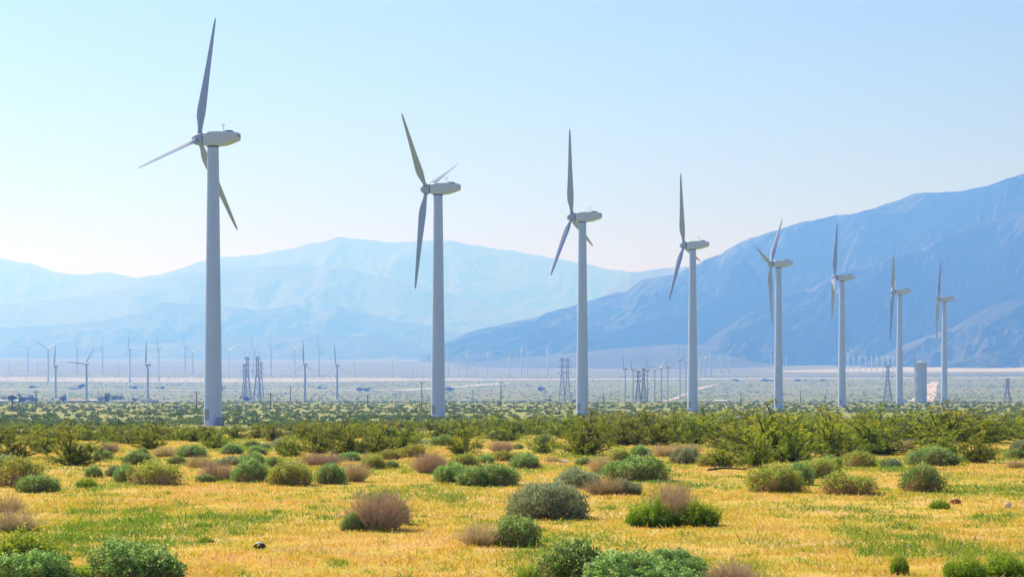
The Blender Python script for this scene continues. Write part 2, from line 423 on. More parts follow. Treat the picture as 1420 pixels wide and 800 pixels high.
FT = NT('fan_gravel'); _p = FT.n('ShaderNodeNewGeometry').outputs['Position']
_b = FT.n('ShaderNodeBsdfDiffuse'); FT.l(FT.ramp(FT.noise(_p, .003, 7, .75), [(.3, (.08, .085, .07)), (.55, (.13, .135, .115)), (.75, (.21, .20, .18))]), _b.inputs[0]); FT.l(_b.outputs[0], FT.out.inputs[0])
fan = [(480,514),(560,511),(620,506),(700,498),(780,490),(860,483),(930,478),(975,478),(1010,485),(1050,496),(1100,507),(1150,514)]
mountain('alluvial_slope', fan, 7300, 1500, 900, 131, FT.mat, 260, 60, .05, 1/500., .3, crest_wob=60)

# ------------------------------------------------------------------ large wind turbines
def blade_mesh():
    mb = MB(); n = 16; t = np.linspace(0, 2*np.pi, n, endpoint=False)
    st = [(0.55,.80,.80,8),(1.5,.78,.74,8),(2.6,1.05,.55,16),(4.2,1.62,.36,18),(5.6,1.75,.30,15),(8,1.52,.24,11),(11,1.25,.19,7),(14.5,.98,.14,4),(18,.74,.10,1),(20.8,.52,.07,-1),(21.9,.34,.05,-2),(22.3,.10,.02,-2)]
    rings = []
    for z, ch, th, tw in st:
        f = min(1, max(0, (z-1)/3)); 
        xx = np.cos(t)*ch/2; yy = np.sin(t)*th/2*(1-f*.35*np.cos(t)) 
        xx = xx - f*ch*.16      # leading edge forward
        ch *= .97; a = R(96-tw*.5); X = -(yy*math.cos(a)) + xx*math.sin(a); Yv = xx*math.cos(a)+yy*math.sin(a)
        rings.append(np.stack([X - .012*z*0 , Yv, np.full(n, z)], -1))
    ring_loft(mb, rings); return mb.mesh('blade', M['blade'], True)
def tower_mesh():
    mb = MB(); H = 48.55
    zs = [0, .35]; prof = [(1.6-(1.6-.98)*z/H, z) for z in np.linspace(0, H, 14)]
    lathe(mb, prof, 48); return mb.mesh('tower', M['white'], True)
def nacelle_mesh():
    mb = MB(); rings = []; sq = .62
    # x, half width, bottom, top  (x runs from rotor side to the rear)
    for x, hw, b, tp, e in [(-1.62,.95,-1.0,.95,.6),(-1.45,1.12,-1.18,1.12,.45),(0,1.2,-1.28,1.22,.4),(1.8,1.2,-1.24,1.2,.4),(3.0,1.12,-1.0,1.12,.42),(4.3,.98,-.58,1.0,.45),(4.75,.86,-.42,.9,.5),(4.85,.75,-.35,.8,.55)]:
        t = np.linspace(0, 2*np.pi, 28, endpoint=False)
        c, s_ = np.cos(t), np.sin(t)
        yy = np.sign(c)*np.abs(c)**(e*sq)*hw; zz = np.sign(s_)*np.abs(s_)**(e*sq)
        zz = np.where(zz > 0, zz*tp, -zz*b)
        rings.append(np.stack([np.full(28, x), yy, zz], -1))
    ring_loft(mb, rings)
    o = mb.mesh('nacelle', M['nacelle'], True); return o
def hub_mesh():
    mb = MB()
    lathe(mb, [(.05,-1.55),(.42,-1.5),(.78,-1.28),(1.0,-.85),(1.08,-.3),(1.08,.42),(.95,.62),(.9,.72)], 28, axis='x')
    t = mb.mesh('hub', M['blade'], True); return t
def small_parts():
    d = {}
    mb = MB(); bar(mb, (0, 0, 0), (0, 0, 1.25), .07); bar(mb, (-.25, 0, 1.1), (.25, 0, 1.1), .05); box(mb, (-.25, 0, 1.2), (.14, .14, .16)); box(mb, (.25, 0, 1.17), (.1, .22, .1)); d['mast'] = mb.mesh('sensor_mast', M['seam'])
    mb = MB(); box(mb, (0, 0, .1), (1.5, .9, .2), top=.9); box(mb, (0, 0, .24), (1.1, .6, .08)); d['hatch'] = mb.mesh('roof_hatch', M['dark'])
    mb = MB()
    lathe(mb, [(.2, 0), (.2, .05), (.16, .06)], 14, (0, 0, 0), 'x')
    d['vent'] = mb.mesh('rear_vent', M['dark'])
    mb = MB(); box(mb, (0, 0, 0), (.8, .09, 1.9)); box(mb, (.28, -.06, 0), (.06, .06, .2)); d['door'] = mb.mesh('door', M['seam'])
    mb = MB(); lathe(mb, [(.97, 0), (.99, .1), (.97, .2)], 28, (0, 0, 0), 'x'); d['collar'] = mb.mesh('rotor_collar', M['dark'], True)
    mb = MB(); lathe(mb, [(3.1, -1.2), (3.1, .1), (2.9, .18)], 32); d['base'] = mb.mesh('footing', M['concrete'], True)
    mb = MB(); lathe(mb, [(1.0, 0), (1.05, .05), (1.05, .22), (.9, .25)], 24); d['yaw'] = mb.mesh('yaw_ring', M['dark'], True)
    mb = MB(); lathe(mb, [(.47, 0), (.47, .3), (.43, .36)], 18); d['root'] = mb.mesh('blade_root', M['seam'], True)
    return d
BL, TW, NA, HU, SP = blade_mesh(), tower_mesh(), nacelle_mesh(), hub_mesh(), small_parts()
big = [  # tower px, hub row, in-plane tilt u, blade angle
 (295.5, 193, .45, 10.8, 'nearest and tallest white wind turbine, alone at the left of the row'),
 (607.5, 262, .33, -50.5, 'second wind turbine of the row, its blades spread like a Y'),
 (807.5, 301, .27, -14.7, 'third wind turbine of the row, beside the twin lattice pylons'),
 (960.5, 340, .24, -20.8, 'fourth wind turbine of the row, first one standing before the blue mountain'),
 (1079.5, 366, .22, 41, 'fifth wind turbine of the row, one blade short and pointing left'),
 (1167.5, 385, -.02, 14, 'sixth wind turbine of the row, a short sunlit blade hanging beside its tower'),
 (1247.5, 404.5, .03, -45, 'seventh wind turbine of the row, just left of the pale silo'),
 (1309.5, 415, .0, 32, 'rightmost and farthest turbine of the front row, right of the pale silo')]
for (px, hr, u, th, lab) in big:
    D = 43.9*F/(HZ-hr); x = (px-CX)/F*D; z = float(gz(x, D))
    HH = 43.9 - z
    rz = -math.asin(u) - math.atan2(px-CX, F)
    o = empty('wind_turbine', (x, D, z), rz); tag(o, lab, 'wind turbine', 'large wind turbines in a receding row')
    k = HH/50.0
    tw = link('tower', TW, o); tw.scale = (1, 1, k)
    dr = link('door', SP['door'], tw); dr.location = (-1.0*math.sin(.5), -1.56, 2.0); dr.rotation_euler = (0, 0, -.3)
    ft = link('footing', SP['base'], o)
    yr = link('yaw_ring', SP['yaw'], tw); yr.location = (0, 0, 48.5)
    na = link('nacelle', NA, o); na.location = (.1, 0, HH); 
    a = link('sensor_mast', SP['mast'], na); a.location = (1.9, 0, 1.2)
    a = link('roof_hatch', SP['hatch'], na); a.location = (3.0, 0, 1.1); a.rotation_euler = (0, .04, 0)
    for yy in (-.38, .38):
        a = link('rear_vent', SP['vent'], na); a.location = (4.84, yy, .35)
    a = link('rotor_collar', SP['collar'], na); a.location = (-1.78, 0, 0)
    hb = link('hub', HU, o); tilt = R(3)
    hb.location = (-2.45, 0, HH + .05); hb.rotation_euler = (0, tilt, 0)
    for q in range(3):
        b = link('blade', BL, o); b.location = (-2.75, 0, HH+.06)
        # rotor spins about local X; angle measured from up toward +Y (away)
        from mathutils import Matrix
        mt = Matrix.Rotation(tilt, 4, 'Y') @ Matrix.Rotation(-R(th+120*q), 4, 'X')
        b.rotation_mode = 'XYZ'; b.rotation_euler = mt.to_euler('XYZ')
        rt = link('blade_root', SP['root'], b); rt.location = (0, 0, .95)
# switch cabinet at the foot of the nearest tower
D = 43.9*F/(HZ-193); x = (308.5-CX)/F*D
mb = MB(); box(mb, (0, 0, .75), (1.1, .8, 1.3)); box(mb, (0, 0, 1.44), (1.25, .95, .08), top=.95); box(mb, (0, 0, .05), (1.4, 1.1, .16))
cab = mb.build('switch_cabinet', M['cabinet']); cab.location = (x, D-2, gz(x, D-2)); tag(cab, 'small dark switch cabinet at the right foot of the nearest turbine tower', 'cabinet')
mb = MB(); box(mb, (0, -.42, .75), (.9, .04, 1.1)); box(mb, (.3, -.45, .8), (.05, .05, .2)); mb.build('door', M['seam'], cab)

# ------------------------------------------------------------------ far turbines: one small mesh each
def far_turbine_mesh(th, H, Rr, mat, fat=1.0):
    mb = MB()
    lathe(mb, [(.035*H*fat, 0), (.022*H*fat, H)], 8)
    rings = []
    for xx, r in ((-.05*H, .6), (-.03*H, 1), (.06*H, 1), (.085*H, .6)):
        t = np.linspace(0, 2*np.pi, 8, endpoint=False)+.39
        rings.append(np.stack([np.full(8, xx), np.cos(t)*r*.028*H, np.sin(t)*r*.028*H+H], -1))
    ring_loft(mb, rings)
    lathe(mb, [(.008*H, -.085*H), (.028*H, -.07*H), (.028*H, -.045*H)], 8, (0, 0, H), 'x')
    for q in range(3):
        a = R(th+120*q); d = np.array([0, math.sin(a), math.cos(a)]); w = np.array([.75, math.cos(a)*.65, -math.sin(a)*.65]); nn = np.cross(d, w)
        rings = []
        for f, ch in ((.02, .022), (.2, .045), (.5, .033), (.85, .018), (1, .006)):
            c = np.array([-.06*H, 0, H]) + d*Rr*f
            rings.append([c + w*ch*H*fat*.5, c + nn*ch*H*.15*fat, c - w*ch*H*fat*.5, c - nn*ch*H*.15*fat])
        ring_loft(mb, rings)
    return mb.mesh('wind_turbine', mat, True)
ORD = ['first', 'second', 'third', 'fourth', 'fifth', 'sixth', 'seventh', 'eighth', 'ninth', 'tenth', 'eleventh', 'twelfth', 'thirteenth', 'fourteenth', 'fifteenth', 'sixteenth', 'seventeenth', 'eighteenth', 'nineteenth', 'twentieth']
def far_group(rows, group, desc, matn, rr=.46, fat=1.0, dmin=1250, order='from the left'):
    rows = sorted(rows)
    for i, (px, hr, br, th, u) in enumerate(rows):
        x, D, z = at(px, br, dmin); H = (br-hr)*D/F
        me = far_turbine_mesh(th, H, H*rr, M[matn], fat)
        o = link('wind_turbine', me); o.location = (x, D, z-.2)
        o.rotation_euler = (0, 0, -math.asin(max(-.99, min(.99, u))) - math.atan2(px-CX, F))
        tag(o, f'{desc}, {ORD[i]} {order}', 'wind turbine', group)
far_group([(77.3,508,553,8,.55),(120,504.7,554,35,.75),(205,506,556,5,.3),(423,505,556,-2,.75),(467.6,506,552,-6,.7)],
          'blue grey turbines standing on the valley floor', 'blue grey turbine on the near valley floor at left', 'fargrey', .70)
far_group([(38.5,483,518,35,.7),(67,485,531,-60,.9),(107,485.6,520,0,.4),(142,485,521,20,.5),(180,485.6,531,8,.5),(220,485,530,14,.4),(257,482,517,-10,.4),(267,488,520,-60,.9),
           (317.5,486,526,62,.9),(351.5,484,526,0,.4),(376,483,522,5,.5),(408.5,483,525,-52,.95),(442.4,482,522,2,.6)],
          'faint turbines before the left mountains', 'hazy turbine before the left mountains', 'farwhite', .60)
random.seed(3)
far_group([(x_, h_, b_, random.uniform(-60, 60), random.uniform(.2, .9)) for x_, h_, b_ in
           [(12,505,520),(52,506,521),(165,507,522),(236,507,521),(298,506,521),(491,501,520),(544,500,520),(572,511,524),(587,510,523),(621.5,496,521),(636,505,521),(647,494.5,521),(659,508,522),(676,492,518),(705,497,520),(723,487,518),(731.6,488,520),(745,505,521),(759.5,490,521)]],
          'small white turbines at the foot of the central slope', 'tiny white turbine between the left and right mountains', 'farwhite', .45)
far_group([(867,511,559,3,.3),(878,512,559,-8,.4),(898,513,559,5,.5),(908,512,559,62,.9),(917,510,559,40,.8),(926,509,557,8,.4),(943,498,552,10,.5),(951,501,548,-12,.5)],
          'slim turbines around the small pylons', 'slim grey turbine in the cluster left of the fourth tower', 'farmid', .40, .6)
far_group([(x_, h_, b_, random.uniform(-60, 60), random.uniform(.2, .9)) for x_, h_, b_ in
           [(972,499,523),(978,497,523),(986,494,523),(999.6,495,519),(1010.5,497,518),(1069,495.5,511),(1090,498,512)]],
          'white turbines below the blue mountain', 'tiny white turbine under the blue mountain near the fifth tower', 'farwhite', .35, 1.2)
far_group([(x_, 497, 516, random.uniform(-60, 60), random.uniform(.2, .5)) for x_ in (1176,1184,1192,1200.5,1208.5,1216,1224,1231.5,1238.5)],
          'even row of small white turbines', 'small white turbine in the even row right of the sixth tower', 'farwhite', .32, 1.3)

# ------------------------------------------------------------------ pylons
def pylon(px, top, base, wpx, lab, group=None, dense=True, arms=3, dmin=1250, bw=.42):
    x, D, z = at(px, base, dmin); H = (base-top)*D/F; W = wpx*D/F
    mb = MB(); n = 7 if dense else 5
    hs = np.linspace(0, 1, n+1)**.85*H
    def hw(h): 
        f = h/H; return W/2*(1-f/.62*.72) if f < .62 else W/2*.28
    ring = lambda h: [np.array([sx*hw(h), sy*hw(h), h]) for sx, sy in ((-1,-1),(1,-1),(1,1),(-1,1))]
    for a, b in zip(hs[:-1], hs[1:]):
        ra, rb = ring(a), ring(b)
        for q in range(4):
            bar(mb, ra[q], rb[q], bw); bar(mb, ra[q], rb[(q+1) % 4], bw*.55); bar(mb, ra[(q+1) % 4], rb[q], bw*.55); bar(mb, rb[q], rb[(q+1) % 4], bw*.55)
    o = mb.build('pylon', M['steel']); 
    o.location = (x, D, z-.3); tag(o, lab, 'pylon', group)
    for q in range(arms):
        h = H*(.66+.14*q); L = W*(.62-.1*q)
        am = MB()
        for sx in (-1, 1):
            for sy in (-.25, .25):
                bar(am, (sx*hw(h), sy, h), (sx*L, 0, h+.3), bw*.7); bar(am, (sx*hw(h), sy, h+H*.05), (sx*L, 0, h+.35), bw*.6)
            bar(am, (sx*L, 0, h+.2), (sx*L, 0, h-H*.04), bw*.7)
        am.build('crossarm', M['steel'], o)
    return o
pg = 'lattice power pylons on the valley floor'
pylon(343, 494, 556, 11, 'dark lattice pylon, left one of the tall pair right of the nearest turbine', pg, arms=4)
pylon(357, 494, 556, 11, 'dark lattice pylon, right one of the tall pair right of the nearest turbine', pg, arms=4)
pylon(339, 504, 553, 8, 'shorter lattice pylon just left of the tall dark pair', pg, False, bw=.3)
pylon(362, 501, 553, 8, 'shorter lattice pylon just right of the tall dark pair', pg, False, bw=.3)
pylon(779.5, 496, 557, 9, 'slender lattice pylon, left one of the pair before the third tower', pg, arms=3)
pylon(787, 496, 557, 9, 'slender lattice pylon, right one of the pair before the third tower', pg, arms=3)
pylon(885, 513, 559, 8, 'short lattice pylon, left one among the slim grey turbines', pg)
pylon(892.5, 510, 559, 8, 'short lattice pylon, right one among the slim grey turbines', pg)
pylon(1231, 506, 556.5, 11, 'single lattice pylon left of the seventh turbine tower', pg, arms=4)
pylon(1397, 525, 556.5, 9, 'faint small lattice pylon near the right edge', pg, False)

# ------------------------------------------------------------------ wooden poles
poles = [(17,548,570),(26.5,545,568),(50,541,568),(272.5,543,568),(301,552,566),(375.5,544,568),(403,536,560),(510,547,563),(585,529,562),(656,540,560),(694.7,529,562),(837,548,560),(1027.5,545,562),(1110,541,560),(1144.5,547,560)]
for i, (px, tp, b) in enumerate(poles):
    D = rowD(b, dmin=300) if b > 561 else 1000.; x = (px-CX)/F*D; z = float(gz(x, D))
    H = (HZ-tp)/F*D - z
    mb = MB(); lathe(mb, [(.2, 0), (.14, H)], 8)
    o = mb.build('utility_pole', M['wood'], smooth=True); o.location = (x, D, z-.1)
    tag(o, f'thin dark wooden utility pole on the green flat, {ORD[i]} pole from the left', 'pole', 'wooden poles on the scrub flat')
    mb = MB(); bar(mb, (-.9, 0, H-.5), (.9, 0, H-.5), .16)
    for q in (-.8, 0, .8): lathe(mb, [(.05, H-.45), (.07, H-.25), (.03, H-.2)], 6, (q, 0, 0))
    mb.build('crossarm', M['wood'], o)

# ------------------------------------------------------------------ silo, houses, far trees
x, D, z = at(1275, 556.2, 1250); D = 1500.; x = (1277-CX)/F*D; z = float(gz(x, D))
k = D/F; ztop = (HZ-503)*k
o = empty('silo', (x, D, z)); tag(o, 'tall pale blue steel silo between the two rightmost turbine towers', 'silo')
h = ztop-z; mb = MB()
lathe(mb, [(8.2*k, 0), (8.2*k, h*.32), (8.35*k, h*.325), (8.35*k, h*.335), (8.2*k, h*.34), (8.2*k, h*.65), (8.35*k, h*.655), (8.35*k, h*.665), (8.2*k, h*.67), (8.2*k, h-.6), (8.4*k, h-.5), (8.4*k, h)], 36); mb.build('shell', M['silo'], o, True)
mb = MB(); lathe(mb, [(8.5*k, h), (4.5*k, h+1.1), (1.0*k, h+1.7)], 36); mb.build('roof', M['silo'], o, True)
mb = MB()
lx = -8.8*k
for sx in (-.5, .5): bar(mb, (lx+sx, -1.5, 0), (lx+sx, -1.5, h+4), .25)
for q in range(int(h/1.2)): bar(mb, (lx-.5, -1.5, q*1.2+.5), (lx+.5, -1.5, q*1.2+.5), .14)
mb.build('ladder', M['seam'], o)
mb = MB(); t_ = np.linspace(0, 2*np.pi, 17)
for a, b in zip(t_[:-1], t_[1:]):
    for hh in (.6, 1.2): bar(mb, (8.2*k*math.cos(a), 8.2*k*math.sin(a), h+hh), (8.2*k*math.cos(b), 8.2*k*math.sin(b), h+hh), .1)
    bar(mb, (8.2*k*math.cos(a), 8.2*k*math.sin(a), h), (8.2*k*math.cos(a), 8.2*k*math.sin(a), h+1.2), .12)
mb.build('railing', M['seam'], o)

houses = [(106,557.5,27,4.2,'roofpink','long low house with a pinkish roof, between dark trees at the left'),
          (132,557,15,3.4,'roofwhite','small white roofed shed beside the pink roofed house'),
          (207,557.2,24,3.8,'roofdark','dark roofed low house behind the foot of a blue grey turbine'),
          (4,557.2,14,3.2,'roofwhite','pale shed at the far left edge of the valley'),
          (30,557,20,3.0,'roofwhite','low pale building behind the dark trees at far left'),
          (103,541,14,3.5,'roofdark','dark roofed building on the pale road at left'),
          (646,556.5,12,2.8,'roofwhite','low white shed right of the second turbine tower'),
          (999.5,559.5,18,5.5,'roofwhite','white roofed hall just right of the fourth turbine tower')]
for (px, b, w, hp, rm, lab) in houses:
    D = rowD(b, dmin=1250) if b < 557.9 else 1120.; x = (px-CX)/F*D; z = float(gz(x, D))
    if b >= 557.9: z = (HZ-(b+6))/F*D; z = float(gz(x, D))
    W = w*D/F; H = hp*D/F; dp = min(W*.5, 11)
    o = empty('house', (x, D, z)); tag(o, lab, 'house')
    mb = MB(); box(mb, (0, 0, H*.28), (W*.96, dp*.94, H*.6)); mb.build('wall', M['stucco'], o)
    mb = MB(); V = [(-W/2,-dp/2,H*.58),(W/2,-dp/2,H*.58),(W/2,dp/2,H*.58),(-W/2,dp/2,H*.58),(-W/2,0,H),(W/2,0,H)]
    mb.add(V, [[0,1,5,4],[2,3,4,5],[0,3,2,1]]); mb.add(V, [[0,4,3],[1,2,5]]); mb.build('roof', M[rm], o)
    mb = MB()
    box(mb, (0, -dp*.47-.02, H*.2), (1.1, .06, H*.4)); mb.build('door', M['dark'], o)
    for q in (-.3, .3):
        mb = MB(); box(mb, (q*W, -dp*.47-.02, H*.3), (1.6, .06, H*.22)); mb.build('window', M['dark'], o)

def tree_mesh(seed, n=1400):
    rng = np.random.default_rng(seed); mb = MB()
    nc = 9; cc = rng.normal(size=(nc, 3))*(.27, .27, .16)+(0, 0, .58); rr = rng.uniform(.16, .30, nc)
    k = rng.integers(0, nc, n); d = unit(rng.normal(size=(n, 3))); c = cc[k]+d*rr[k][:, None]*rng.uniform(.5, 1.05, (n, 1))
    c[:, 2] = np.clip(c[:, 2], .06, 2)
    leaves(mb, c, rng.normal(size=(n, 3)), .09, .06, np.clip(c[:, 2]*.6+rng.uniform(0, .5, n), 0, 1), rng)
    f = mb.mesh('crown', M['fartree']); mb = MB()
    P = np.array([[[0, 0, 0], [.01, 0, .2], [.0, .01, .45]]]+[[[0, 0, .12], [q[0]*.4, q[1]*.4, .3], [q[0]*.8, q[1]*.8, q[2]]] for q in cc[:5]])
    tubes(mb, P, np.array([[.05, .035, .02]]+[[.03, .02, .008]]*5), .3, 6)
    return f, mb.mesh('trunk', M['wood'])
TR = [tree_mesh(s) for s in (1, 2, 3)]
trees = [(17,557.6,15,10.5,'at the left edge beside the pale shed'),(32,557.6,15,8,'second dark tree from the left edge'),(44,557.6,16,9.5,'third dark tree from the left edge'),
 (43,541,10,5.5,'small one on the pale road above the left edge trees'),(88,557.5,14,9,'just left of the pink roofed house'),(150,557.5,21,11.5,'biggest one, right of the white shed'),
 (187,557.4,10,6,'small one left of the dark roofed house'),(112,541,14,7,'beside the dark roofed building on the pale road'),(187,541,9,5.5,'single one on the pale road left of the nearest tower'),(225,541,10,5,'nearest on the pale road left of the tower'),
 (343,556.6,13,6.5,'low one at the foot of the tall dark pylons'),(308,541.5,8,7,'half hidden just right of the nearest tower'),(498,543.5,12,6.5,'left one of the pair in mid valley'),(508,543.5,13,6,'right one of the pair in mid valley'),(443,540,7,4.5,'small one right of a blue grey turbine'),
 (625,543.2,18,7,'low broad one right of the second turbine tower'),(750,543,17,6.5,'low broad one left of the slender pylons'),(762,557.2,6,5,'tiny one left of the slender pylons'),(796,557.3,8,4,'tiny one against the third tower'),
 (1022,529.6,12,3.6,'low one in the far line left of the fifth tower'),(1062,529.8,16,4.6,'darkest clump in the far line left of the fifth tower'),(1106,529.6,15,3.6,'low one in the far line right of the fifth tower'),(1140,529.4,10,3,'last one in the far line left of the sixth tower')]
for i, (px, b, w, hp, lab) in enumerate(trees):
    x, D, z = at(px, b, 1250); fo, tr = TR[i % 3]
    o = empty('tree', (x, D, z-.3), i*1.3); tag(o, 'dark distant tree, '+lab, 'tree', 'dark trees in the valley')
    for nm, me in (('crown', fo), ('trunk', tr)):
        p = link(nm, me, o); p.scale = (w*D/F*.95, w*D/F*.7, hp*D/F*1.05)

# ------------------------------------------------------------------ shrub kinds
def creosote_mesh(seed, nst=34, nl=84, Ll=.046):
    rng = np.random.default_rng(seed); mb = MB(); sb = MB()
    az = rng.uniform(0, 2*np.pi, nst); sp = rng.uniform(.05, 1.42, nst); Ln = rng.uniform(.5, 1.12, nst)*(1-.2*sp)*(1+.25*np.sin(az*2+seed))
    t = np.linspace(0, 1, 5)
    hx = np.sin(sp[:, None]*(1.02-.22*t))*t*Ln[:, None]; hz = np.cos(sp[:, None]*(1.02-.22*t))*t*Ln[:, None]
    P = np.stack([hx*np.cos(az)[:, None]*.95, hx*np.sin(az)[:, None]*.95, hz], -1); P += rng.normal(size=P.shape)*.035*t[None, :, None]
    tubes(sb, P, np.linspace(.014, .004, 5)[None]*rng.uniform(.7, 1.2, (nst, 1)), rng.uniform(0, 1, nst), 4)
    # twigs
    nt = 8; base = np.repeat(P, nt, 0); f = rng.uniform(.12, 1, nst*nt)*4; i0 = np.minimum(f.astype(int), 3); fr = (f-i0)[:, None]
    idx = np.arange(nst*nt); b0 = base[idx, i0]*(1-fr)+base[idx, i0+1]*fr
    d = unit(unit(base[:, -1]-base[:, 0])*.8+rng.normal(size=(nst*nt, 3))*.55+np.array([0, 0, .35])); tl = rng.uniform(.10, .24, (nst*nt, 1))
    T = np.stack([b0, b0+d*tl*.5, b0+d*tl+np.array([0, 0, .01])], 1)
    tubes(sb, T, np.tile([[.004, .003, .0015]], (nst*nt, 1)), rng.uniform(0, 1, nst*nt), 3)
    n = nst*nt*nl//4; k = rng.integers(0, nst*nt, n); g = rng.uniform(.15, 1.05, (n, 1)); c = T[k, 0]*(1-g)+T[k, 2]*g+rng.normal(size=(n, 3))*.018
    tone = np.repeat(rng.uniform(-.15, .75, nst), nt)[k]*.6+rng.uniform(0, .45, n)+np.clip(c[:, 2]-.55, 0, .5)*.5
    leaves(mb, c, d[k]+rng.normal(size=(n, 3))*.6, rng.uniform(.6, 1.2, n)*Ll, rng.uniform(.5, 1, n)*Ll*.62, tone, rng)
    return mb.mesh('foliage', M['creo']), sb.mesh('stems', M['creostem'])
def dome_mesh(seed, kind='G', n=6000, Ll=.06, bald=.35, fine=False):
    """unit-width dome (radius .5, height ~.5): leafy shell, dead litter and stems inside"""
    rng = np.random.default_rng(seed); mb = MB(); sb = MB(); lb = MB()
    def surf(n):
        d = unit(rng.normal(size=(n, 3))); d[:, 2] = np.abs(d[:, 2])
        lump = 1+.42*fbm(d[:, 0]*1.5+seed, d[:, 1]*1.5+d[:, 2]*1.3, 3, seed)+.16*gnoise(d[:, 0]*5+seed, d[:, 1]*5-d[:, 2]*4, seed+4)
        low = np.clip(1-d[:, 2]*2.2, 0, 1)
        return d, lump*(1-.10*low)
    d, l = surf(n); sh = 1.03-.22*rng.uniform(0, 1, n)**1.6+.13*rng.uniform(0, 1, n)**7
    c = d*(l*sh)[:, None]*np.array([.5, .5, .5]); 
    patch = gnoise(d[:, 0]*2.6+seed*3, d[:, 2]*2.6+d[:, 1]*2.2, seed+8)
    keep = rng.uniform(0, 1, n) > bald*(np.clip(1.15-d[:, 2]*1.6, 0, 1)*1.1 + np.clip(patch*2.4, 0, 1)*.9*(1-.5*d[:, 2]))
    c = c[keep]; d = d[keep]; n = len(c)
    tone = np.clip(.28+.30*d[:, 2]+rng.normal(size=n)*.20+gnoise(c[:, 0]*9, c[:, 1]*9+c[:, 2]*7, seed)*.4, 0, 1)  # tone rises with height: sunlit crown and shaded foot put into leaf colour
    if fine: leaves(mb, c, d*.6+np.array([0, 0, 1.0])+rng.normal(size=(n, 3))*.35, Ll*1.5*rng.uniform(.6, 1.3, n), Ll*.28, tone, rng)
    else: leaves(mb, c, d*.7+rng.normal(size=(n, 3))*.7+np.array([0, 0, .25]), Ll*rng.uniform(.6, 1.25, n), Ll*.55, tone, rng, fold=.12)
    # litter
    m = int(n*.35)+400; d2, l2 = surf(m); c2 = d2*(l2*rng.uniform(.62, .86, m))[:, None]*.5
    leaves(lb, c2, d2+rng.normal(size=(m, 3))*.8, .05*rng.uniform(.6, 1.3, m), .03, rng.uniform(0, 1, m), rng)
    q = 170; d3, l3 = surf(q); e = d3*(l3*.9)[:, None]*.5; t = np.array([0, .5, 1.])
    P = e[:, None]*t[None, :, None]; P[:, 1] += np.array([0, 0, .03]); P[:, 0] += rng.normal(size=(q, 3))*.02
    tubes(sb, P, np.tile([[.006, .004, .002]], (q, 1)), rng.uniform(0, 1, q), 3)
    return mb.mesh('foliage', M[kind]), lb.mesh('dead_leaves', M['litter']), sb.mesh('stems', M['D'])
def dry_mesh(seed, n=900, green=0):
    rng = np.random.default_rng(seed); sb = MB(); mb = MB(); n = int(n*.75)
    az = rng.uniform(0, 2*np.pi, n); r0 = np.sqrt(rng.uniform(0, 1, n))*.28
    b = np.stack([r0*np.cos(az), r0*np.sin(az), np.zeros(n)], -1)
    sp = rng.uniform(.0, 1.15, n); L = rng.uniform(.24, .54, n)*(1+.5*gnoise(np.cos(az)*2+seed, np.sin(az)*2, seed)); az2 = az+rng.normal(size=n)*.5
    e = b+np.stack([np.sin(sp)*np.cos(az2), np.sin(sp)*np.sin(az2), np.cos(sp)], -1)*L[:, None]
    mid = (b+e)/2+rng.normal(size=(n, 3))*.02+np.array([0, 0, .02])
    tubes(sb, np.stack([b, mid, e], 1), np.tile([[.0042, .0032, .0018]], (n, 1)), rng.uniform(0, 1, n), 3)
    m = n*4; k = rng.integers(0, n, m); f = rng.uniform(.4, 1, (m, 1)); p = mid[k]*(1-f)+e[k]*f; dd = unit(unit(e[k]-b[k])+rng.normal(size=(m, 3))*.6)*rng.uniform(.03, .09, (m, 1))
    tubes(sb, np.stack([p, p+dd], 1), np.tile([[.0022, .001]], (m, 1)), rng.uniform(.2, 1, m), 3)
    nl = 500+int(green*2600); k = rng.integers(0, n, nl); f = rng.uniform(.3, 1.05, (nl, 1)); p = b[k]*(1-f)+e[k]*f+rng.normal(size=(nl, 3))*.015
    leaves(mb, p, rng.normal(size=(nl, 3))+np.array([0, 0, .5]), .035*rng.uniform(.5, 1.2, nl), .015, rng.uniform(0, 1, nl), rng)
    return sb.mesh('twigs', M['D']), mb.mesh('foliage', M['S'] if green < .5 else M['Y'])
def weed_mesh(seed, n=260, nl=3200, Ll=.07, flower=0):
    rng = np.random.default_rng(seed); sb = MB(); mb = MB()
    az = rng.uniform(0, 2*np.pi, n); r0 = np.sqrt(rng.uniform(0, 1, n))*.38
    b = np.stack([r0*np.cos(az), r0*np.sin(az), np.zeros(n)], -1); hgt = .5*(1+.7*fbm(b[:, 0]*5+seed, b[:, 1]*5, 2, seed))*rng.uniform(.55, 1.05, n)
    e = b*1.25+rng.normal(size=(n, 3))*.05; e[:, 2] = hgt*(1-.5*(r0/.38)**2)
    tubes(sb, np.stack([b, (b+e)/2, e], 1), np.tile([[.006, .004, .002]], (n, 1)), .3, 3)
    k = rng.integers(0, n, nl); f = rng.uniform(.15, 1.03, (nl, 1)); p = b[k]*(1-f)+e[k]*f+rng.normal(size=(nl, 3))*.022; p[:, 2] = np.abs(p[:, 2])
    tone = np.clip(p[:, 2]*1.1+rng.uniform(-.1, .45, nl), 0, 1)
    leaves(mb, p, rng.normal(size=(nl, 3))*.8+np.array([0, 0, .4]), Ll*rng.uniform(.5, 1.2, nl), Ll*.45, tone, rng, fold=.15)
    return mb.mesh('foliage', M['W']), sb.mesh('stems', M['W'])

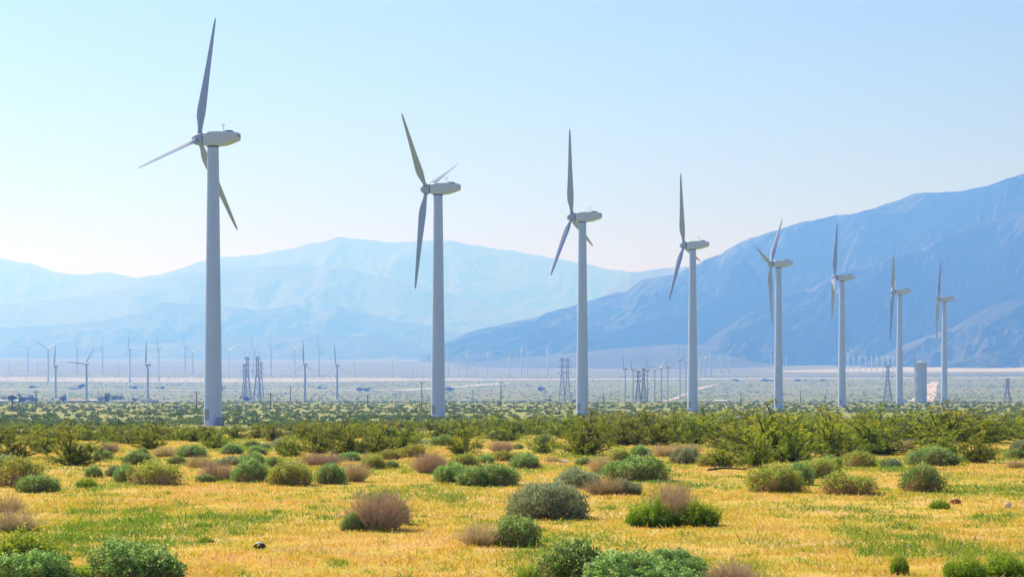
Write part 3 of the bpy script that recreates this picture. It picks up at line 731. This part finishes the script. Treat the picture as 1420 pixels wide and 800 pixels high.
CR = [creosote_mesh(s) for s in (11, 12, 13, 14, 15, 16)]
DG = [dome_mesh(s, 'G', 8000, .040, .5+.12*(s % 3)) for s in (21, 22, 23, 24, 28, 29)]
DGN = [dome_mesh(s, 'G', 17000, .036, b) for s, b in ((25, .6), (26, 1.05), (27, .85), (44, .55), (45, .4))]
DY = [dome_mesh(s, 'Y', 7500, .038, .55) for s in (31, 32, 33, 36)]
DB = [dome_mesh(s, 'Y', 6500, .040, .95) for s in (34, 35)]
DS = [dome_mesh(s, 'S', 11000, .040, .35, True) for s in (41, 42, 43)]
DD = [dry_mesh(s, 1000, 0) for s in (51, 52, 53)]
DM = [dry_mesh(s, 900, 1.0) for s in (54, 55)]
WW = [weed_mesh(s) for s in (61, 62, 63)]
WN = [weed_mesh(s, 420, 8000, .055) for s in (64, 65, 66)]
KN = {'G': (DG, 'brittlebush', ('foliage', 'dead_leaves', 'stems')), 'N': (DGN, 'brittlebush', ('foliage', 'dead_leaves', 'stems')), 'Y': (DY, 'brittlebush', ('foliage', 'dead_leaves', 'stems')),
      'B': (DB, 'brittlebush', ('foliage', 'dead_leaves', 'stems')), 'S': (DS, 'sagebrush', ('foliage', 'dead_leaves', 'stems')), 'D': (DD, 'dry_shrub', ('twigs', 'foliage')),
      'M': (DM, 'dry_shrub', ('twigs', 'foliage')), 'W': (WW, 'leafy_weed', ('foliage', 'stems')), 'V': (WN, 'leafy_weed', ('foliage', 'stems')), 'C': (CR, 'creosote_bush', ('foliage', 'stems'))}
CAT = {'brittlebush': 'bush', 'sagebrush': 'bush', 'dry_shrub': 'bush', 'leafy_weed': 'weed', 'creosote_bush': 'bush'}
GRP = {'brittlebush': 'rounded brittlebushes on the meadow', 'sagebrush': 'grey green sage bushes', 'dry_shrub': 'dry twiggy shrubs', 'leafy_weed': 'bright green weeds', 'creosote_bush': 'creosote bushes'}
occ = []
cnt = {}
def shrub(kind, px, base, w, hp, label, group=None, D=None, deep=.8):
    ms, nm, parts = KN[kind]
    i = cnt.get(kind, 0); cnt[kind] = i+1
    v = ms[i % len(ms)]
    if D is None: D = rowD(base)
    x = (px-CX)/F*D; W = w*D/F
    D2 = D + W*.3*deep   # base row is the front foot
    x = (px-CX)/F*D2; z = float(gz(x, D2)); W = w*D2/F; H = hp*D2/F + (HZ-base-1)*0
    H = (HZ-(base-hp))/F*D2 - z
    H = max(H, .12)
    o = empty(nm, (x, D2, z-.02), random.uniform(0, 6.28))
    rz = o.rotation_euler.z
    mw = {'C': 1.02, 'D': .93, 'M': .9, 'W': .95, 'V': .92}.get(kind, .92)
    mh = {'C': 1.22, 'D': .50, 'M': .5, 'W': .50, 'V': .5}.get(kind, .54)
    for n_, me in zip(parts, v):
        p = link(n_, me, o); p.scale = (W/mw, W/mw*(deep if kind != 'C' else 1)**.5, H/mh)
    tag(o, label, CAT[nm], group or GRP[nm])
    occ.append((px, base, w)); return o

S = shrub
S('B', 25, 675, 78, 43, 'big brown fronted brittlebush at the left edge of the meadow')
S('G', 53, 682, 60, 25, 'low green dome bush in front of the big brown one at left edge')
S('M', 8, 712, 50, 24, 'dry reddish shrub cut by the left edge, upper of two')
S('M', 18, 738, 66, 30, 'dry reddish shrub cut by the left edge, above the foreground bushes')
S('V', 30, 790, 130, 52, 'bright yellow green weed mass behind the bottom left bush')
S('N', 42, 822, 112, 60, 'blue green bush in the bottom left corner of the photo')
S('N', 192, 824, 140, 72, 'large round blue green bush with a brown heart, bottom left foreground')
S('V', 122, 812, 46, 36, 'yellow green weeds between the two bottom left bushes')
S('G', 130, 662, 28, 17, 'small round green bush left of the large brown fronted bush')
S('W', 120, 676, 33, 15, 'bright green weed clump in front of the small round bush at left')
S('S', 158, 661, 26, 17, 'small grey bush wedged between two green ones at left')
S('G', 173, 669, 32, 27, 'dark green bush touching the large brown fronted bush on its left')
S('B', 216, 673, 74, 35, 'large brown fronted round bush left of the nearest tower')
S('G', 266, 634, 43, 17, 'dark round bush on the orange clearing under the nearest tower')
S('G', 322, 630, 35, 15, 'dark green bush right of the nearest tower foot, left one of two')
S('G', 357, 631, 30, 13, 'dark green bush right of the nearest tower foot, right one of two')
S('G', 285, 668, 28, 12, 'small dark bush in front of the pinkish shrub below the nearest tower')
S('D', 302, 665, 44, 24, 'pinkish dry shrub below the nearest tower')
S('G', 347, 668, 58, 32, 'wide green bush right of the pinkish shrub')
S('G', 380, 650, 28, 18, 'small green bush peeking behind the wide green one')
S('Y', 402, 673, 62, 33, 'olive round bush with a dark hollow, left of centre')
S('D', 446, 646, 58, 18, 'long pale pink dry shrub behind the olive round bush')
S('G', 459, 671, 42, 28, 'green bush between the olive bush and the grey twiggy shrub')
S('M', 492, 668, 38, 28, 'grey twiggy shrub right of the green bush, left of centre')
S('Y', 518, 650, 37, 20, 'olive topped bush behind the grey twiggy shrub')
S('G', 543, 649, 23, 11, 'very small green bush right of the olive topped one')
S('D', 596, 656, 48, 30, 'tall pale pink dry shrub left of the big green domes at centre')
S('Y', 643, 645, 46, 17, 'yellow green low bush behind the big green domes at centre')
S('G', 673, 643, 27, 13, 'small dark bush beside the yellow green low bush at centre')
S('G', 629, 670, 52, 30, 'left one of the big green domes at centre')
S('G', 660, 674, 56, 27, 'middle one of the big green domes at centre')
S('G', 690, 674, 66, 32, 'right and largest one of the big green domes at centre')
S('D', 524, 735, 78, 52, 'large brown dry shrub standing alone in the middle of the meadow')
S('G', 488, 736, 32, 26, 'green bush hugging the left foot of the large brown dry shrub')
S('G', 556, 727, 24, 32, 'green bush hugging the right side of the large brown dry shrub')
S('G', 523, 712, 30, 27, 'green tuft bush behind the large brown dry shrub')
S('M', 668, 757, 56, 30, 'ragged dry shrub left of the dark green bush in mid foreground')
S('G', 716, 757, 70, 44, 'dark ragged green bush in mid foreground right of the dry twigs')
S('G', 728, 650, 46, 22, 'round green bush right of the big green domes')
S('S', 798, 676, 64, 28, 'grey green fluffy bush left of the largest dark dome')
S('G', 880, 667, 94, 36, 'largest dark green dome right of centre')
S('Y', 860, 640, 34, 18, 'small olive bush just behind the largest dark dome')
S('M', 835, 658, 34, 26, 'straw coloured grassy shrub left of the largest dark dome')
S('M', 838, 687, 52, 24, 'greyish dry shrub in front of the largest dark dome, left')
S('S', 868, 686, 44, 22, 'grey green bush in front of the largest dark dome')
S('S', 760, 719, 108, 51, 'large pale sage bush in the middle of the meadow right of centre')
S('V', 906, 731, 70, 40, 'olive ragged weed, left half of the twiggy clump right of centre')
S('M', 936, 730, 54, 48, 'tall twiggy shrub in the ragged clump right of centre')
S('V', 968, 731, 66, 38, 'green ragged weed, right half of the twiggy clump right of centre')
S('D', 930, 718, 60, 46, 'pale dry stalks rising above the ragged clump right of centre')
S('S', 868, 609, 30, 15, 'small pale bush beside the tan track behind the large dark dome')
S('S', 955, 605, 32, 14, 'grey bush beyond the tan track')
S('D', 920, 633, 34, 18, 'dark dry shrub on the tan track')
S('S', 952, 643, 46, 23, 'grey green round bush in front of the tan track')
S('B', 984, 647, 42, 20, 'olive brown round bush left of the fallen branch')
S('N', 796, 822, 108, 76, 'tall green foreground bush on brown stems, bottom centre')
S('N', 930, 800, 94, 38, 'blue green foreground bush at the back of the bottom centre group')
S('N', 885, 842, 170, 76, 'broad bright leaved bush cut by the bottom edge')
S('V', 735, 812, 44, 32, 'small leafy weed left of the tall foreground bush')
S('Y', 1075, 683, 78, 40, 'large olive dome, front one of the right hand group')
S('Y', 1138, 664, 66, 30, 'olive dome behind the large olive one at right')
S('G', 1108, 672, 40, 30, 'green shoulder bush between the two olive domes')
S('B', 1177, 686, 85, 32, 'low wide dark dome right of the large olive one')
S('B', 1193, 647, 48, 23, 'round brownish bush behind the right hand dome group')
S('G', 1294, 646, 80, 26, 'long flat topped blue green bush at right')
S('G', 1277, 682, 64, 38, 'mushroom shaped green bush on bare stems at right')
S('D', 1253, 622, 28, 13, 'small reddish dry shrub behind the long flat topped bush')
S('W', 1303, 705, 32, 16, 'bright green weed beside the red clod of earth')
S('V', 1338, 804, 62, 38, 'bright green weed clump in the bottom right corner, left part')
S('V', 1392, 800, 66, 36, 'bright green weed clump in the bottom right corner, right part')
S('W', 1247, 796, 30, 34, 'thin upright weed left of the bottom right clump')
S('D', 1015, 812, 64, 34, 'pale dry stalks rising from the bottom edge right of the broad bush')
S('W', 282, 731, 26, 8, 'low green weed patch alone on the golden meadow at left')
S('W', 285, 752, 26, 7, 'low green weed patch left of the dark pebble')

CL = [(102,646,106,57,'tallest olive creosote at left, standing before the others'),(20,636,74,42,'creosote cut by the left edge'),(60,628,60,34,'creosote behind the tallest one at left'),
 (203,623,56,32,'creosote left of the nearest tower'),(246,611,46,21,'creosote just left of the nearest tower foot'),(302,622,50,30,'creosote in front of the nearest tower foot'),
 (355,608,52,22,'small creosote right of the nearest tower foot'),(400,633,54,36,'leftmost creosote of the thicket left of the second tower'),(440,629,72,42,'broad creosote in the thicket left of the second tower'),
 (482,630,80,46,'densest creosote in the middle of the thicket left of the second tower'),(524,628,74,43,'creosote at the right of the thicket left of the second tower'),(562,622,66,38,'creosote ending the thicket left of the second tower'),
 (641,631,62,45,'creosote under the second tower, slightly to its right'),(753,630,42,29,'dark creosote left of the big one under the third tower'),(812,632,84,53,'big creosote under the third tower'),
 (915,606,50,23,'low creosote left of the fourth tower foot'),(1050,649,74,62,'creosote with bare dead branches right of the fourth tower'),(1095,642,92,72,'tallest creosote of the right hand thicket'),
 (1150,634,82,64,'creosote right of the tallest one under the fifth tower'),(1200,624,80,52,'creosote ending the thicket under the sixth tower'),(1005,648,58,37,'creosote above the fallen branch'),
 (1310,634,56,44,'left one of the two creosotes near the right edge'),(1355,642,82,49,'right and broader one of the two creosotes near the right edge'),
 (700,612,56,26,'low creosote right of the black tyre'),(965,600,50,24,'creosote behind the grey bush beyond the tan track')]
for px, b, w, hp, lab in CL: S('C', px, b, w, hp, lab)
# the band of creosotes further back
def topcap(px): return float(np.interp(px, [0, 330, 480, 600, 760, 900, 1050, 1420], [587, 587, 583, 580, 573, 568, 564, 562]))
place = [(0,'left of the nearest tower'),(296,'between the first and second towers'),(608,'between the second and third towers'),(808,'between the third and fourth towers'),(960,'between the fourth and fifth towers'),(1080,'between the fifth and sixth towers'),(1168,'between the sixth and seventh towers'),(1248,'right of the seventh tower')]
rr = random.Random(5); k = 0; tries = 0
while k < 262 and tries < 12000:
    tries += 1
    px = rr.uniform(-60, 1480); D0 = 74. if 1010 < px < 1260 else 90.; D = D0*(240/D0)**rr.random()**.85
    x = (px-CX)/F*D; z = float(gz(x, D)); row = HZ-F*z/D
    dens = fbm(np.array([x/22.]), np.array([D/22.]), 2, 44)[0]
    thr = np.interp(D, [88, 120, 170, 240], [.06, -.12, -.35, -.6]) + (.08 if px < 600 else 0) - (.14 if 1010 < px < 1260 else 0)
    if dens < thr: continue
    if any(abs(px-q[0]) < q[2]*.42 and abs(row-q[1]) < 6 for q in occ[-400:]) : continue
    if 250 < px < 345 and D > 160: continue
    cap = topcap(px); H = rr.uniform(1.15, 2.0)*(.85 if px < 560 else 1.05); hp = H*F/D
    if row-hp < cap: hp = row-cap+rr.uniform(-1.5, 2)
    elif px > 560 and D < 150: hp = max(hp, (row-cap)*rr.uniform(.42, .92))
    if hp*D/F < .5: continue
    Wm = hp*D/F*rr.uniform(1.5, 2.9); pl = [q[1] for q in place if q[0] <= max(px, 0)][-1]
    dep = 'near edge' if D < 120 else ('middle row' if D < 165 else 'far edge')
    S('C', px, row, Wm*F/D, hp, f'olive creosote on the {dep} of the band {pl}', f'creosote bushes in the {dep} of the long band, {pl}', D=D); k += 1
# small domes scattered among them
k = 0; tries = 0
while k < 46 and tries < 4000:
    tries += 1
    D = rr.uniform(62, 130); px = rr.uniform(-30, 1450); x = (px-CX)/F*D; z = float(gz(x, D)); row = HZ-F*z/D
    if any(abs(px-q[0]) < (q[2]+18)*.5 and abs(row-q[1]) < 9 for q in occ): continue
    kd = rr.choice('GGGYSDM'); w = rr.uniform(.5, 1.1)*F/D; hp = w*rr.uniform(.38, .5); pl = [q[1] for q in place if q[0] <= max(px, 0)][-1]
    nm = {'G': 'dark green dome bush', 'Y': 'olive dome bush', 'S': 'grey green bush', 'D': 'dry pinkish shrub', 'M': 'dry greyish shrub'}[kd]
    S(kd, px, row, w, hp, f'small {nm} among the creosotes {pl}', f'small {nm}es among the creosotes, {pl}', D=D); k += 1

# ------------------------------------------------------------------ small things on the meadow
def blob(name, px, base, w, h, mat, label, cat, seed, deep=.8, D=None):
    rng = np.random.default_rng(seed); D = D or rowD(base); x = (px-CX)/F*D; z = float(gz(x, D)); W = w*D/F; H = h*D/F
    n = 20; m = 12; th = np.linspace(0, np.pi, m); ph = np.linspace(0, 2*np.pi, n, endpoint=False)
    rings = []
    for t in th[1:-1][::-1]:
        d = np.stack([np.sin(t)*np.cos(ph), np.sin(t)*np.sin(ph), np.full(n, np.cos(t))], -1)
        l = 1+.28*fbm(d[:, 0]*1.6+seed, d[:, 1]*1.6+d[:, 2]*1.4, 3, seed)
        p = d*l[:, None]*np.array([W/2, W/2*deep, H*.62]); p[:, 2] += H*.36; rings.append(p)
    mb = MB(); ring_loft(mb, rings); o = mb.build(name, M[mat], smooth=True); o.location = (x, D, z); tag(o, label, cat)
    return o, W, H
o, W, H = blob('rock', 360.5, 762, 17, 9, 'stone_dark', 'dark maroon rock with a pale top on the golden meadow', 'rock', 3)
mb = MB(); lathe(mb, [(W*.36, H*.80), (W*.30, H*.97), (W*.08, H*1.03)], 14); c_ = mb.build('pale_crust', M['stone_pale'], o, True)
blob('rock', 1397.5, 704, 10, 8, 'stone_pale', 'small white stone near the right edge of the meadow', 'rock', 4)
blob('rock', 779, 641, 22, 4, 'stone_pale', 'flat pale stone left of the largest dark dome', 'rock', 5)
blob('rock', 956, 614, 13, 5, 'stone_pale', 'pale stone on the left end of the clearing under the fourth tower', 'rock', 6, D=None)
blob('rock', 587, 615, 15, 6, 'stone_pale', 'pale stone at the right end of the creosote thicket left of the second tower', 'rock', 8)
blob('dirt_clod', 1325, 698, 15, 7, 'clod', 'reddish clod of earth beside the bright green weed at right', 'clod', 7)
# half buried tyre
D = rowD(609); x = (688-CX)/F*D; z = float(gz(x, D)); t = np.linspace(0, 2*np.pi, 26, endpoint=False); rings = []
for q in t: 
    c0 = np.array([math.cos(q), 0, math.sin(q)]); rings.append([c0*(.32+.11*math.cos(s))+np.array([0, .13*math.sin(s), 0]) for s in np.linspace(0, 2*np.pi, 12, endpoint=False)])
rings.append(rings[0]); mb = MB(); ring_loft(mb, rings, cap=False); o = mb.build('tyre', M['black'], smooth=True)
o.location = (x, D, z+.16); o.rotation_euler = (R(62), R(10), R(15)); tag(o, 'black half buried tyre on the tan track below the second and third towers', 'tyre')
# fallen branch
D = rowD(654); x = (1017-CX)/F*D; mb = MB(); P = np.array([[[-.45,0,.05],[-.15,.03,.10],[.15,-.02,.07],[.42,.04,.16]]]); tubes(mb, P, np.array([[.03,.028,.02,.01]]), .5, 7)
tubes(mb, np.array([[[-.1,.02,.1],[.02,.06,.22],[.12,.1,.30],[.2,.1,.33]],[[.15,-.02,.07],[.25,-.1,.05],[.36,-.16,.09],[.45,-.2,.06]],[[-.3,.01,.08],[-.36,.05,.18],[-.44,.08,.22],[-.5,.1,.3]]]), np.array([[.016,.012,.008,.004]]*3), .5, 5)
o = mb.build('fallen_branch', M['branch'], smooth=True); o.location = (x, D, gz(x, D)); o.scale = (1.7, 1.5, 1.1); tag(o, 'grey dead branch lying at the foot of the creosote right of the fourth tower', 'branch')

# ------------------------------------------------------------------ grass, flowers, far scrub
def grass():
    rng = np.random.default_rng(99); n = 760000
    D = 13*(130/13.)**(rng.uniform(0, 1, n)**.92); s = np.where(rng.uniform(0, 1, n) < .84, rng.uniform(-.30, .30, n), rng.uniform(.30, .62, n)*np.sign(rng.uniform(-1, 1, n))); x = s*D
    dn = fbm(x/1.1, D/1.1, 3, 70)+.6*fbm(x/5., D/5., 2, 71)
    tan = np.maximum(np.exp(-(((x-(947-CX)/F*102)/7.5)**2+((D-102)/6)**2)), np.exp(-(((x-(705-CX)/F*82)/1.6)**2+((D-82)/4)**2)))
    keep = (rng.uniform(0, 1, n) < np.clip(.8+1.3*dn, .12, 1)) & (rng.uniform(0, 1, n) > tan*1.2)
    x, D = x[keep], D[keep]; dn = dn[keep]; n = len(x); z = gz(x, D)
    hue = .51+.50*fbm(x/.9, D/1.6, 4, 80)+1.0*fbm(x/4.5, D/8., 3, 81)+rng.normal(size=n)*.11
    tuft = gnoise(x/.55, D/.8, 83)+.35*gnoise(x/3., D/4., 84); hue = hue-.6*np.clip((tuft-.42)*4, 0, 1)
    hue = hue + .12*np.clip((34-D)/16, 0, 1) - .10*np.clip((D-45)/40, 0, 1)
    hue = np.clip(hue, 0, .9); straw = rng.uniform(0, 1, n) < .12; hue[straw] = rng.uniform(.9, 1, straw.sum())
    h = (.022+.035*rng.uniform(0, 1, n)**2+.03*np.clip(dn+.1, 0, 1))*(1+.3*(D > 60)); h[hue < .2] *= 1.7; h[rng.uniform(0, 1, n) < .03] *= 2.2
    w = .0045+.00018*D*rng.uniform(.6, 1.3, n)
    az = rng.uniform(0, 2*np.pi, n); ln = rng.uniform(.1, 1.6, n)*h; aw = rng.uniform(0, 2*np.pi, n)
    b = np.stack([x, D, z-.005], -1); u = np.stack([np.cos(aw), np.sin(aw), 0*aw], -1)*w[:, None]
    tip = b+np.stack([np.cos(az)*ln, np.sin(az)*ln, h], -1)
    V = np.stack([b-u, b+u, tip+u*.35, tip-u*.35], 1).reshape(-1, 3)
    mb = MB(); mb.add(V, np.arange(n*4).reshape(-1, 4), np.repeat(hue, 4))
    tag(mb.build('grass', M['grass']), 'short golden and yellow green grass covering the meadow', 'grass', kind='stuff')
    m = 2600; D = 18*(90/18.)**rng.uniform(0, 1, m); x = rng.uniform(-.3, .3, m)*D; k2 = fbm(x/3, D/3, 2, 90) > -.05; x, D = x[k2], D[k2]; m = len(x); z = gz(x, D)+rng.uniform(.05, .10, m)
    mb = MB()
    for q in range(2): leaves(mb, np.stack([x, D, z], -1), rng.normal(size=(m, 3))*(1, 1, .3), .022+.0004*D, .02+.0004*D, rng.uniform(0, 1, m), rng)
    tag(mb.build('wildflowers', M['flower']), 'tiny yellow wildflowers sprinkled over the grass', 'flowers', kind='stuff')
grass()
def scrub(name, n, D0, D1, w0, w1, hf, label, mat, seed, smax=.36, leafn=22, pw=.8):
    rng = np.random.default_rng(seed); D = np.sqrt(rng.uniform(D0**2, D1**2, n)) if pw == .8 else D0*(D1/D0)**rng.uniform(0, 1, n)
    x = rng.uniform(-smax, smax, n)*D; dn = fbm(x/(D0*.15), D/(D0*.25), 3, seed); kp = rng.uniform(0, 1, n) < np.clip(.65+1.1*dn, .12, 1)
    if D0 < 300: kp &= ~((np.abs(x - (295-CX)/F*D) < 6) & (D < 348) )
    x, D = x[kp], D[kp]; n = len(x); z = gz(x, D); w = rng.uniform(w0, w1, n)
    d = unit(rng.normal(size=(n, leafn, 3))); d[..., 2] = np.abs(d[..., 2]); rad = rng.uniform(.55, 1.05, (n, leafn, 1))
    c = np.stack([x, D, z], -1)[:, None]+d*rad*np.stack([w/2, w/2, w*hf], -1)[:, None]; c[..., 2] += .08
    L = np.repeat(w*.26, leafn); tone = np.repeat(rng.uniform(0, .6, n), leafn)+rng.uniform(0, .4, n*leafn)
    mb = MB(); leaves(mb, c.reshape(-1, 3), rng.normal(size=(n*leafn, 3)), L*1.3, L, tone, rng)
    tag(mb.build(name, M[mat]), label, 'scrub', kind='stuff')
scrub('scrub', 17000, 235, 1060, .6, 1.8, .42, 'low desert scrub covering the flat behind the creosote band', 'scrub', 201, pw=1)
scrub('valley_scrub', 22000, 1300, 5200, 1.6, 4.2, .35, 'dark specks of scrub over the far valley plain', 'scrub', 203, leafn=12)

# ------------------------------------------------------------------ haze
HD = 2.5e-4
mb = MB(); zb, zt = -13.5, 1735.; L = 29000.
box(mb, (0, 0, (zb+zt)/2), (2*L, 2*L, zt-zb)); 
hz = mb.build('haze', [], None); t = NT('haze_air')
pv = t.n('ShaderNodeVolumePrincipled'); pv.inputs['Color'].default_value = (.105, .285, 1.0, 1); pv.inputs['Absorption Color'].default_value = (1, .84, 1, 1)
pv.inputs['Density'].default_value = HD; pv.inputs['Anisotropy'].default_value = .36
t.l(pv.outputs[0], t.out.inputs['Volume']); hz.data.materials.clear(); hz.data.materials.append(t.mat); tag(hz, kind='stuff')
hz['label'] = 'pale blue haze filling the valley air'

# ------------------------------------------------------------------ light, sky, camera
AZ, EL = R(-42), R(40)
sdir = Vector((math.sin(AZ)*math.cos(EL), math.cos(AZ)*math.cos(EL), math.sin(EL)))
sun = bpy.data.lights.new('sun', 'SUN'); sun.energy = 5.0; sun.angle = R(.53); sun.color = (1, .98, .95)
so = bpy.data.objects.new('sun', sun); C.objects.link(so); so.rotation_euler = (-sdir).to_track_quat('-Z', 'Y').to_euler(); so.location = (0, 0, 50)
w = bpy.data.worlds.new('World'); sc.world = w; w.use_nodes = True; nt = w.node_tree; nt.nodes.clear()
sky = nt.nodes.new('ShaderNodeTexSky'); sky.sky_type = 'NISHITA'; sky.sun_disc = False; sky.sun_elevation = EL; sky.sun_rotation = AZ
sky.air_density = 1.0; sky.dust_density = .25; sky.ozone_density = 3.0; sky.altitude = 200
bg = nt.nodes.new('ShaderNodeBackground'); bg.inputs[1].default_value = .082; ow = nt.nodes.new('ShaderNodeOutputWorld')
nt.links.new(sky.outputs[0], bg.inputs[0]); nt.links.new(bg.outputs[0], ow.inputs[0])

cam = bpy.data.cameras.new('camera'); cam.lens = 70; cam.sensor_width = 36; cam.shift_y = (HZ-400)/1420.; cam.clip_start = .3; cam.clip_end = 90000
co = bpy.data.objects.new('camera', cam); C.objects.link(co); co.location = (0, 0, 0); co.rotation_euler = (R(90), 0, 0); sc.camera = co
sc.view_settings.view_transform = 'Standard'; sc.view_settings.look = 'None'; sc.view_settings.gamma = 1; sc.view_settings.exposure = .42
sc.view_settings.use_curve_mapping = False
sc.cycles.use_denoising = True; sc.cycles.volume_bounces = 2; sc.cycles.max_bounces = 8; sc.cycles.transparent_max_bounces = 8
sc.cycles.volume_max_steps = 64
